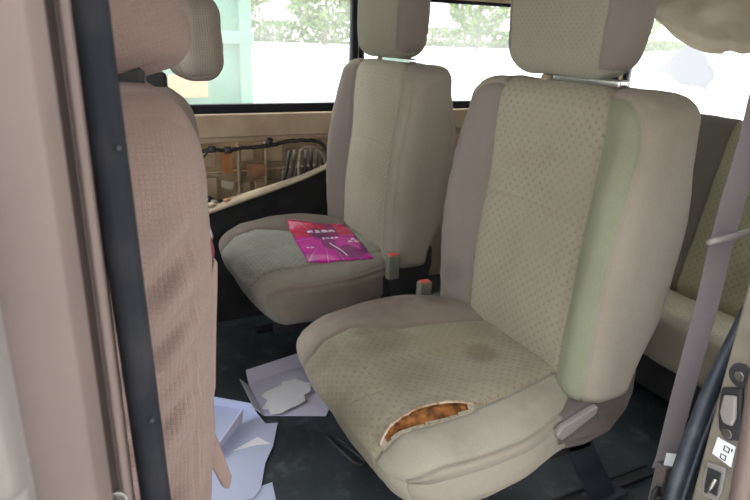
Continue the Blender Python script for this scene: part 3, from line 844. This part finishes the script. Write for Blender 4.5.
# front door edge just at frame border, lower left
s = MB()
s.prism([(-.30,.36,z) for z in (0,)][:0] or [(-.34,.33,.2),(-.056,.33,.2),(-.050,.342,.2),(-.050,.37,.2),(-.34,.37,.2)], (0, 0, .90))
s.box(-.34, -.0495, .326, .372, .880, .886)
fd = s.build('door_1', M['door_paint'], None, bevel=.006); tag(fd, 'pale edge of the front door at the lower left corner', 'door', kind='structure')

# C pillar jamb with latch gear
root = empty('latch_pillar', (.95, .5, 0), 'beige door jamb with black latch fittings at the right edge of the doorway', 'pillar'); root['kind'] = 'structure'
zs = [.0,.30,.41,.53,.62,.70,.755,.80,.86]
front_y = [.512,.511,.510,.511,.511,.512,.513,.514,.515]
s = MB()
yl = [.518]*9; 
s.prism([(.90,.512,0),(.90,.512,.80),(.93,.54,.90),(1.06,.54,.90),(1.06,.54,0)][:0] or [(.90,.438,0),(.90,.516,0),(1.06,.516,0),(1.06,.438,0)], (0, 0, .80))
s.build('jamb_panel', M['jamb'], root, bevel=.006)
s = MB(); s.prism([(.905,.438,.795),(.905,.50,.795),(1.06,.516,.795),(1.06,.438,.795)], (.0, .01, .56)); s.build('upper_jamb', M['jamb'], root, bevel=.006)
s = MB()
pts = []
for z, y in [(0,.425),(.30,.432),(.40,.448),(.44,.452),(.55,.462),(.65,.474),(.72,.476),(.78,.466),(.86,.462),(.98,.462),(1.1,.462),(1.36,.46)]: pts.append((.897, y-.016, z))
s.tube(pts, .016, 14); s.prism([(.90,.40,0),(1.06,.40,0),(1.06,.44,0),(.90,.436,0)], (0,0,1.36))
s.build('outer_edge', M['paint'], root, smooth=False, bevel=.002)
# upper round plate, striker box, label, recess
s = MB(); s.tube([(.902,.487,.652),(.896,.487,.652)], .020, 24); l = s.build('latch_plate', M['black'], root, bevel=.002)
s = MB(); s.tube([(.897,.487,.652),(.892,.487,.652)], .009, 6); s.build('screw', M['steel'], l, bevel=.001)
s = MB(); s.prism([(.902,.510,.618),(.902,.478,.636),(.902,.470,.600),(.902,.462,.57),(.902,.462,.548),(.902,.480,.535),(.902,.497,.548),(.902,.505,.575)], (-.010,0,0))
l = s.build('striker_housing', M['black'], root, bevel=.004, seg=3)
s = MB(); s.prism([(.893,.500,.612),(.893,.480,.622),(.893,.472,.585),(.893,.474,.568),(.893,.490,.566),(.893,.499,.580)], (-.008,0,0))
s.build('striker_wedge', M['lever'], l, bevel=.004, seg=3)
s = MB(); s.tube([(.892,.481,.550),(.889,.481,.550)], .009, 20); s.build('screw', M['steel'], l, bevel=.001)
s = MB(); s.prism([(.899,.497,.530),(.899,.466,.532),(.899,.464,.493),(.899,.499,.496)], (-.0015,0,0))
l = s.build('warning_label', M['sticker'], root); l['label'] = 'white label with small black symbols'
s = MB()
for (y, z) in ((.478,.520),(.480,.503)):
    x = .8968
    s.box(x-.0005, x, y-.005, y+.005, z-.0055, z-.004); s.box(x-.0005, x, y-.005, y-.0035, z-.0055, z+.0045); s.box(x-.0005, x, y+.0035, y+.005, z-.0055, z+.0045)
    s.box(x-.0005, x, y-.005, y+.002, z+.003, z+.0045)
s.box(.8963, .8968, .4685, .4705, .520, .526)
s.build('label_symbols', M['ink'], l)
s = MB(); s.prism([(.901,.503,.477),(.901,.470,.488),(.901,.466,.440),(.901,.470,.418),(.901,.497,.412),(.901,.504,.440)], (-.006,0,0))
l = s.build('latch_recess', M['lever'], root, bevel=.006, seg=3)
s = MB(); s.prism([(.894,.497,.470),(.894,.474,.476),(.894,.471,.430),(.894,.494,.428)], (-.002,0,0)); s.build('recess_opening', M['black'], l, bevel=.001)
s = MB(); s.tube([(.893,.490,.425),(.889,.482,.440),(.890,.478,.462)], .0035, 10); s.build('latch_claw', M['steel'], l, smooth=True)

# black weatherstrip curving round the door opening
s = MB()
wp = [(1.045,.55,.90),(1.02,.55,.81),(1.0,.55,.758),(.980,.55,.702),(.954,.55,.635),(.931,.55,.561),(.915,.55,.483),(.905,.55,.399),(.90,.55,.332),(.90,.55,.2),(.90,.55,.004)]
s.tube(wp, .0165, 16, flat=.8)
s.tube([(a+.013, b_-.012, c) for a, b_, c in wp], .006, 8)
o = s.build('weatherstrip', M['rubber2'], None, smooth=True); tag(o, 'black rubber weatherstrip curving down the right side of the doorway', 'rubber seal')

# seat belt on the right
root = empty('seat_belt', (.98,.62,.2), 'grey webbing seat belt hanging beside the black weatherstrip', 'seat belt')
bp = [(1.01,.62,1.30),(1.003,.62,1.10),(1.003,.62,.997),(.993,.62,.897),(.989,.62,.807),(.991,.62,.711),(.986,.62,.611),(.982,.62,.504),(.980,.62,.377),(.976,.62,.35)]
bp = [(x-.012, y, z) for x, y, z in bp]
s = MB(); s.ribbon([(p, (.82,-.57,0)) for p in bp], .0195, .0016); s.build('strap', M['strap'], root)
s = MB(); s.ribbon([((x+.018, y+.012, z), (.9,-.43,.0)) for x, y, z in bp[:-1]], .010, .0016); s.build('strap', M['strap'], root)
s = MB()
c0 = Vector((.975,.598,.842)); a = Vector((.060,.0,.004)); b_ = Vector((0,.018,-.010))
s.tube([c0+a*math.cos(t)+b_*math.sin(t)*.8 for t in [2*math.pi*i/40 for i in range(40)]], .0055, 8, closed=True)
s.build('belt_tongue', M['lever'], root, smooth=True)['label'] = 'flattened grey metal loop around the strap'
s = MB(); s.ribbon([((.968,.600,.398), (.82,-.57,0)), ((.968,.600,.366), (.82,-.57,0))], .020, .002)
s.build('belt_label', M['sticker'], root)['label'] = 'small white label'
s = MB(); s.box(.945, .985, .60, .625, .0, .37); s.build('anchor_plate', M['plastic_taupe'], root, bevel=.004)
s = MB(); s.tube([(.935,.60,.33),(.925,.60,.325),(.925,.60,.295),(.94,.60,.29),(.955,.60,.295)], .005, 8); s.tube([(.935,.60,.33),(.94,.60,.31)], .004, 8)
s.build('anchor_hook', M['black'], root, smooth=True)

# ------------------------------------------------------------------ cut-out contents
s = MB()
hp = [(.30,2.395,.672),(.36,2.395,.676),(.416,2.395,.679),(.45,2.395,.690),(.471,2.395,.692),(.505,2.395,.686),(.541,2.395,.684),(.58,2.395,.690),(.622,2.395,.692),(.66,2.395,.691),(.705,2.395,.695),(.75,2.395,.703),(.79,2.395,.709),(.84,2.395,.712),(.878,2.395,.710),(.915,2.395,.703),(.940,2.395,.683),(.957,2.395,.640),(.965,2.395,.59),(.97,2.395,.55)]
P2 = []
for i in range(len(hp)-1):
    for k in range(4):
        t = k/4; a, b_ = Vector(hp[i]), Vector(hp[i+1]); p = a.lerp(b_, t)
        P2.append(p+Vector((0, 0, .0035*noise.noise(p*60))))
s.tube(P2, [.007+.004*abs(noise.noise(p*38)) for p in P2], 8)
for (x, z) in ((.47,.692),(.53,.686)): s.box(x-.012, x+.012, 2.38, 2.40, z-.012, z+.012)
s.tube([(.70,2.40,.70),(.702,2.388,.722)], .013, 10)
s.tube([(.46,2.39,.69),(.43,2.385,.66),(.41,2.39,.62)], .004, 6)
o = s.build('wiring_harness', M['black'], None, smooth=True); tag(o, 'black taped wiring harness along the top of the wall cut-out', 'wiring')
s = MB(); s.tube([(.835,2.405,.43),(.83,2.405,.60),(.835,2.405,.665),(.855,2.405,.682),(.90,2.405,.680),(.935,2.405,.655),(.955,2.405,.60),(.96,2.405,.55),(.96,2.405,.44)], .008, 8)
o = s.build('speaker_bracket', M['plastic_beige'], None, smooth=True); tag(o, 'bent pale bracket at the right end of the wall cut-out', 'bracket')
for i, (x0, x1, z0, z1, m, lab) in enumerate([(.519,.563,.578,.665,'orange','upright orange tape strip stuck in the wall cut-out'),
                                        (.622,.70,.560,.603,'orange2','wider faded orange tape patch in the wall cut-out')]):
    s = MB(); s.prism([(x0, 2.470, z0), (x1, 2.470, z0-.003), (x1+.002, 2.470, z1), (x0+.001, 2.470, z1+.002)], (0, .006, 0))
    o = s.build('tape_strip', M[m], None); tag(o, lab, 'tape', 'tape strips in the wall cut-out')
s = MB(); s.prism([(.512,2.462,.520),(.556,2.462,.503),(.568,2.462,.536),(.517,2.462,.549)], (0,.006,0))
o = s.build('paper_tag', M['tagp'], None); tag(o, 'small pale paper tag inside the wall cut-out', 'tag')
for k in range(7):
    x = .775+.0275*k
    s = MB(); pts = [(x-.05+.02*math.sin(k), 2.45, .42), (x-.01, 2.445+.004*(k % 2), .50), (x+.012, 2.44, .58), (x+.026-.003*k, 2.445, .66+.004*(k % 3))]
    s.tube(pts, .0075, 8)
    o = s.build('cable', M['hose' if k % 2 else 'black'], None, smooth=True)
    tag(o, 'grey cable in the bunch at the right of the wall cut-out' if k % 2 else 'black cable in the bunch at the right of the wall cut-out', 'cable', 'grey cables in the cut-out' if k % 2 else 'black cables in the cut-out')
s = MB()
v = []; f = []
for i in range(13):
    for j in range(9):
        a = 2*math.pi*i/12; r = .045*math.sin(math.pi*(j+.5)/9)*(1+.12*math.sin(i*3+j))
        v.append((.43+r*math.cos(a)*1.0, 2.44+r*.4*math.sin(a), .465+.035*math.cos(math.pi*(j+.5)/9)))
for i in range(12):
    for j in range(8): a = i*9+j; f.append((a, a+1, a+10, a+9))
s.add(v, f); o = s.build('foam_block', M['black'], None, smooth=True); tag(o, 'black foam lump in the lower left of the wall cut-out', 'foam')

# black lower trim with pale sloping lip
lip = [(.20,.445),(.30,.452),(.393,.466),(.45,.480),(.549,.508),(.671,.541),(.798,.578),(.90,.615),(.996,.655),(1.06,.69)]
s = MB(); s.prism([(x, 2.28, z) for x, z in lip]+[(1.06, 2.28, .0), (.20, 2.28, .0)], (0, .03, 0))
struct('trim_4', s, M['carpet'], 'black carpeted lower panel below the sloping lip')
s = MB(); v = []; f = []
for i, (x, z) in enumerate(lip):
    w = .10*max(0, 1-i/6.)+.022
    v += [(x, 2.272, z+.0), (x, 2.272+w, z+.012), (x, 2.272+w, z+.006), (x, 2.272, z-.008)]
for i in range(len(lip)-1):
    for k in range(4): f.append((i*4+k, i*4+(k+1) % 4, i*4+4+(k+1) % 4, i*4+4+k))
f += [(0,1,2,3), tuple(len(v)-4+i for i in range(4))[::-1]]
s.add(v, f); struct('trim_5', s, M['plastic_beige'], 'pale sloping lip of the lower panel', bevel=.002)
for i, (x, y, z, r, m) in enumerate([(.44,2.31,.495,.012,'tagp'),(.475,2.325,.50,.010,'black'),(.50,2.31,.507,.011,'orange2'),(.455,2.34,.497,.010,'tagp')]):
    s = MB(); bm = bmesh.new(); bmesh.ops.create_icosphere(bm, subdivisions=2, radius=r)
    vv = [(x+p.co.x*1.3*(1+.4*noise.noise(p.co*90)), y+p.co.y, z+p.co.z*.55*(1+.4*noise.noise(p.co*70))) for p in bm.verts]
    s.add(vv, [[a.index for a in q.verts] for q in bm.faces]); bm.free()
    o = s.build('crumpled_scrap', M[m], None, smooth=True)
    tag(o, ['cream scrap in front on the sloping lip', 'black scrap among the litter on the sloping lip', 'orange brown scrap on the sloping lip', 'cream scrap at the back of the sloping lip'][i], 'scrap', 'scraps on the sloping lip')
# seat rails bits on the floor
for i, (y, x0, x1) in enumerate([(.90,.66,1.35),(1.27,.62,1.35),(1.75,.78,1.3),(2.14,.55,1.3)]):
    s = MB(); s.box(x0, x1, y-.02, y+.02, .001, .008); s.box(x0, x1, y-.02, y-.014, .008, .014); s.box(x0, x1, y+.014, y+.02, .008, .014)
    o = s.build('floor_rail', M['frame'], None, bevel=.001)
    tag(o, ['black seat rail under the near side of the torn seat', 'black seat rail under the far side of the torn seat', 'black seat rail under the near side of the flyer seat', 'black seat rail under the far side of the flyer seat'][i], 'rail', 'seat rails')
s = MB(); s.tube([(.565,1.40,.006),(.572,1.34,.010),(.588,1.26,.010),(.605,1.238,.010),(.622,1.245,.010),(.615,1.275,.010),(.595,1.35,.010)], .005, 8)
s.tube([(.585,1.38,.006),(.60,1.33,.018),(.61,1.325,.006)], .004, 8)
o = s.build('wire_hook', M['black'], None, smooth=True); tag(o, 'thin black wire hook lying on the floor by the torn seat', 'hook')

# ------------------------------------------------------------------ papers on the floor
def tray(name, corners, walls, th, m, label, z0=.003, seams=()):
    """folded carton: flat base polygon plus leaning side flaps; walls = (i, outward offset, height) per edge"""
    root = empty(name, (corners[0][0], corners[0][1], z0), label, 'carton')
    s = MB(); s.prism([(x, y, z0) for x, y in corners], (0, 0, th)); s.build('carton_base', m, root)
    for (i, off, h, a, b_) in walls:
        p = Vector((*corners[i], z0)); q = Vector((*corners[(i+1) % len(corners)], z0))
        P, Q = p.lerp(q, a), p.lerp(q, b_); d = (q-p).normalized(); nn = Vector((d.y, -d.x, 0))
        s = MB(); s.prism([P, Q, Q+nn*off+Vector((0,0,h))-d*.006, P+nn*off+Vector((0,0,h))+d*.006], tuple(-nn*th+Vector((0,0,th*.3))))
        s.build('carton_flap', m, root, bevel=.0004)
    return root
ctr = [(.395,1.80),(.72,1.865),(.74,1.52),(.62,1.53),(.43,1.60)]
def orient(c): # clockwise so the flap normals point outwards
    a = sum((c[(i+1) % len(c)][0]-c[i][0])*(c[(i+1) % len(c)][1]+c[i][1]) for i in range(len(c)))
    return c if a > 0 else c[::-1]
t1 = orient([(.425,1.765),(.64,1.81),(.645,1.56),(.60,1.50),(.425,1.575)])
# flaps: find edges
tray('open_carton', t1, [(0, -.03, .04, 0, 1), (4, -.03, .035, 0, 1)] if t1[0] == (.425,1.765) else [(i, -.03, .04, 0, 1) for i in (3,)], .003, M['card'], 'open lilac grey carton tray on the floor beside the torn seat')
t2 = [(.24,1.735),(.405,1.597),(.415,1.53),(.450,1.520),(.405,1.42),(.365,1.36),(.325,1.265),(.30,1.24),(.12,1.24),(.12,1.70)]
t2 = orient(t2)
r2 = tray('flattened_carton', t2, [(0, .02, .045, 0, 1)], .003, M['card2'], 'pale blue carton sheet spread on the floor by the front seat', z0=.005)
s = MB(); s.prism([(.225,1.43,.008),(.345,1.56,.008),(.352,1.553,.065),(.236,1.42,.045)], (.003,-.002,0))
s.build('standing_flap', M['card'], r2)
s = MB(); s.prism([(.29,1.44,.0085),(.375,1.475,.0085),(.40,1.43,.0085),(.36,1.44,.0085)], (0,0,.0012)); t = s.build('light_patch', M['paper'], r2); t['label'] = 'bright white triangle standing in for light on the sheet'  # patch of light falling on the sheet, built as a white piece
s = MB(); s.prism([(x, y, .001) for x, y in [(.10,1.26),(.36,1.28),(.345,1.18),(.30,1.10),(.10,1.10)]], (0,0,.003))
o = s.build('paper_sheet', M['card2'], None); tag(o, 'pale blue paper sheet lying lowest, at the bottom edge beside the front seat', 'paper')
pts = [(.458,1.685),(.49,1.69),(.515,1.70),(.532,1.722),(.556,1.715),(.573,1.718),(.595,1.69),(.617,1.672),(.60,1.645),(.592,1.62),(.57,1.615),(.562,1.586),(.53,1.57),(.503,1.563),(.47,1.55),(.438,1.555),(.442,1.585),(.425,1.60),(.452,1.632),(.44,1.66)]
s = MB(); s.prism([(x, y, .016+.012*(y-1.55)) for x, y in pts], (0,0,.0015))
s.v = [(x, y, z+.006*noise.noise((x*25, y*25, 0))) for x, y, z in s.v]
o = s.build('added_white_patch', M['paper'], None); tag(o, 'added jagged white shape over a blanked area in the open carton tray', 'paper')  # made-up piece where an area is blanked out, not a real scrap

# ------------------------------------------------------------------ sagging cloth at the rear window top
v = []; f = []
ny, nz = 70, 30
low_y = [.45,1.2,1.72,1.78,1.843,1.86,1.93,2.02,2.12,2.24,2.33]; low_z = [1.12,1.12,1.118,1.110,1.128,1.106,1.108,1.128,1.17,1.245,1.33]
for i in range(ny+1):
    y = .6+1.75*i/ny
    zb = 1.14+.965*(float(np.interp(y, low_y, low_z))-1.14); zt = 1.37
    for j in range(nz+1):
        t = j/nz; z = zt+(zb-zt)*t
        sag = .07*math.sin(math.pi*t)+.03*math.sin(t*9+y*2.2)*t*(1-t)*2
        wr = .010*math.sin(t*26+2.2*noise.noise((y*3, t*2, 0))*3+y*3)*math.sin(math.pi*t)
        v.append((2.53-sag-wr, y*.965, z+.006*noise.noise((y*12, t*4, 3))))
for i in range(ny):
    for j in range(nz): a = i*(nz+1)+j; f.append((a, a+1, a+nz+2, a+nz+1))
s = MB(); s.add(v, f); o = s.build('sagging_curtain', M['drape'], None, smooth=True)
sd = o.modifiers.new('t', 'SOLIDIFY'); sd.thickness = .006
tag(o, 'beige cloth sagging from the roof over the rear window', 'curtain')

# ------------------------------------------------------------------ outside
def ground_mat():
    m = bpy.data.materials.new('sunlit_concrete'); m.use_nodes = True
    g = NT(m); b = m.node_tree.nodes['Principled BSDF']; b.inputs['Roughness'].default_value = .9
    tc = g.n('ShaderNodeTexCoord')
    g.l(g.mix(g.rng(g.noise(tc.outputs['Object'], .8, 6), .3, .7), (.62,.60,.56), (.52,.50,.47)), b.inputs['Base Color'])
    return m
s = MB(); s.box(-160, 300, -160, 300, -.62, -.55); struct('ground', s, ground_mat(), 'pale sunlit concrete yard outside')
M['leafy'] = mat('foliage', (.10,.17,.035), .7, col2=(.17,.25,.06), ns=3)
M['bark'] = mat('bark', (.12,.09,.06), .9)
def leaf_cloud(name, parent, cx, cy, cz, rx, ry, rz, n, sz, seed):
    r_ = random.Random(seed); v = []; f = []
    for k in range(n):
        a = r_.uniform(0, 2*math.pi); c = r_.uniform(-1, 1); q = r_.uniform(.55, 1)**.5
        lump = 1+.25*noise.noise((math.cos(a)*2+seed, math.sin(a)*2, c*2))
        sx = math.sqrt(1-c*c)
        p = Vector((cx+rx*q*lump*sx*math.cos(a), cy+ry*q*lump*sx*math.sin(a), cz+rz*q*lump*c))
        e1 = Vector((r_.gauss(0,1), r_.gauss(0,1), r_.gauss(0,1))).normalized()*sz*r_.uniform(.6, 1.3)
        e2 = e1.cross(Vector((r_.gauss(0,1), r_.gauss(0,1), r_.gauss(0,1)))).normalized()*sz*.5
        i = len(v); v += [p-e1, p+e2, p+e1, p-e2]; f.append((i, i+1, i+2, i+3))
    s = MB(); s.add(v, f); return s.build(name, M['leafy'], parent)
trees = [(-14,84,9),(6,80,8),(19,84,9.5),(31,79,8),(43,85,9),(56,80,9.5),(70,84,8.5),(86,78,9),(104,74,9),(124,66,10)]
labs = ['leafy green tree beyond the yard, seen through the side window', 'leafy green tree far beyond the yard']
for i, (x, y, h) in enumerate(trees):
    root = empty('tree', (x, y, -.55), 'leafy green tree in the row across the bright yard', 'tree', 'trees beyond the yard')
    s = MB(); s.tube([(x, y, -.55), (x+.1, y, h*.4), (x+.2, y+.1, h*.9)], [.32,.25,.12], 10); s.build('trunk', M['bark'], root, smooth=True)
    leaf_cloud('crown', root, x, y, h*.62, 5.2, 3.6, h*.46, 2600, .42, i)
s = MB()
hg = leaf_cloud('hedge', None, 50, 91, .9, 75, 1.6, 1.6, 9000, .5, 77)
hg.name = 'hedge'; tag(hg, 'low green hedge running along the far side of the yard', 'hedge', kind='stuff')

s = MB(); s.box(-14, 16, -3.6, -3.3, -.56, 5.0)  # unseen wall added to cut the daylight reaching the doorway
for k in range(-13, 16, 3): s.box(k, k+.25, -3.3, -3.22, -.56, 5.0)
struct('wall_light_blocker', s, mat('render_wall', (.45,.43,.40), .9, col2=(.38,.36,.34), ns=2, bump=.3, bscale=30), 'plain rendered wall added out of view to dim the doorway light')

# teal truck parked outside the side window
root = empty('truck', (0, 6, -.55), 'pale teal green truck parked outside the side window', 'truck')
M['teal'] = mat('teal_paint', (.055,.175,.105), .5, col2=(.08,.22,.14), ns=2)
M['teal_l'] = mat('teal_light', (.11,.27,.18), .5)
s = MB(); s.box(-4.6, 1.40, 5.2, 7.4, .35, 3.0); s.build('cargo_box', M['teal'], root, bevel=.03)
s = MB()
for x in (-4.4,-3.6,-2.8,-2.0,-1.2,-.4,.4,1.28): s.box(x, x+.10, 5.16, 5.2, .35, 3.0)
s.box(-4.6, 1.40, 5.15, 5.2, 1.02, 1.12); s.box(-4.6,1.4,5.15,5.2,.35,.45)
s.build('side_rib', M['teal_l'], root, bevel=.01)
s = MB(); s.box(-4.6, 1.22, 5.5, 7.1, .0, .35); s.build('chassis', M['black'], root, bevel=.02)
for x in (-3.6, .1):
    for y in (5.45, 7.0):
        s = MB(); s.tube([(x, y-.12, -.08), (x, y+.12, -.08)], .46, 28); w = s.build('wheel', M['rubber'], root, bevel=.03)
        s = MB(); s.tube([(x, y-.14, -.08), (x, y-.12, -.08)], .22, 20); s.build('hub', M['steel'], w, bevel=.01)
s = MB(); s.box(.70, 1.0, 5.13, 5.16, .60, .78); t = s.build('side_marker', M['orange'], root, bevel=.01)

# ------------------------------------------------------------------ light
w = bpy.data.worlds.new('World'); S.world = w; w.use_nodes = True
bg = w.node_tree.nodes['Background']
g = NT(w)
tc = g.n('ShaderNodeTexCoord'); sx = g.n('ShaderNodeSeparateXYZ'); g.l(tc.outputs['Generated'], sx.inputs[0])
sky = g.mix(g.rng(sx.outputs[2], 0., .6), (1.0,.975,.95), (.88,.93,1.0))
g.l(sky, bg.inputs['Color']); bg.inputs['Strength'].default_value = 1.0
sd = bpy.data.lights.new('sun', 'SUN'); sd.energy = 0.6; sd.angle = R(1.5); sd.color = (1,.96,.9)
so = bpy.data.objects.new('sun', sd); COL.objects.link(so)
d = Vector((.25,-.22,-1.0)).normalized(); so.rotation_euler = d.to_track_quat('-Z', 'Y').to_euler()

# ------------------------------------------------------------------ camera
cam = bpy.data.cameras.new('camera'); co = bpy.data.objects.new('camera', cam); COL.objects.link(co)
cam.sensor_width = 36; cam.lens = 604/750*36; cam.clip_start = .02
yaw, pit, roll = R(26.6), R(19.7), R(2.13)
Fv = Vector((math.sin(yaw)*math.cos(pit), math.cos(yaw)*math.cos(pit), -math.sin(pit)))
Rv = Vector((math.cos(yaw), -math.sin(yaw), 0)); Uv = Rv.cross(Fv)
R2 = Rv*math.cos(roll)+Uv*math.sin(roll); U2 = Uv*math.cos(roll)-Rv*math.sin(roll)
mw = Matrix((( R2.x, U2.x, -Fv.x, 0), (R2.y, U2.y, -Fv.y, 0), (R2.z, U2.z, -Fv.z, 1.14), (0,0,0,1)))
co.matrix_world = mw
cam.dof.use_dof = True; cam.dof.focus_distance = 1.35; cam.dof.aperture_fstop = 9.0
S.camera = co
S.view_settings.view_transform = 'Standard'; S.view_settings.look = 'None'
S.view_settings.gamma = 1; S.view_settings.use_curve_mapping = False
S.view_settings.exposure = 2.45
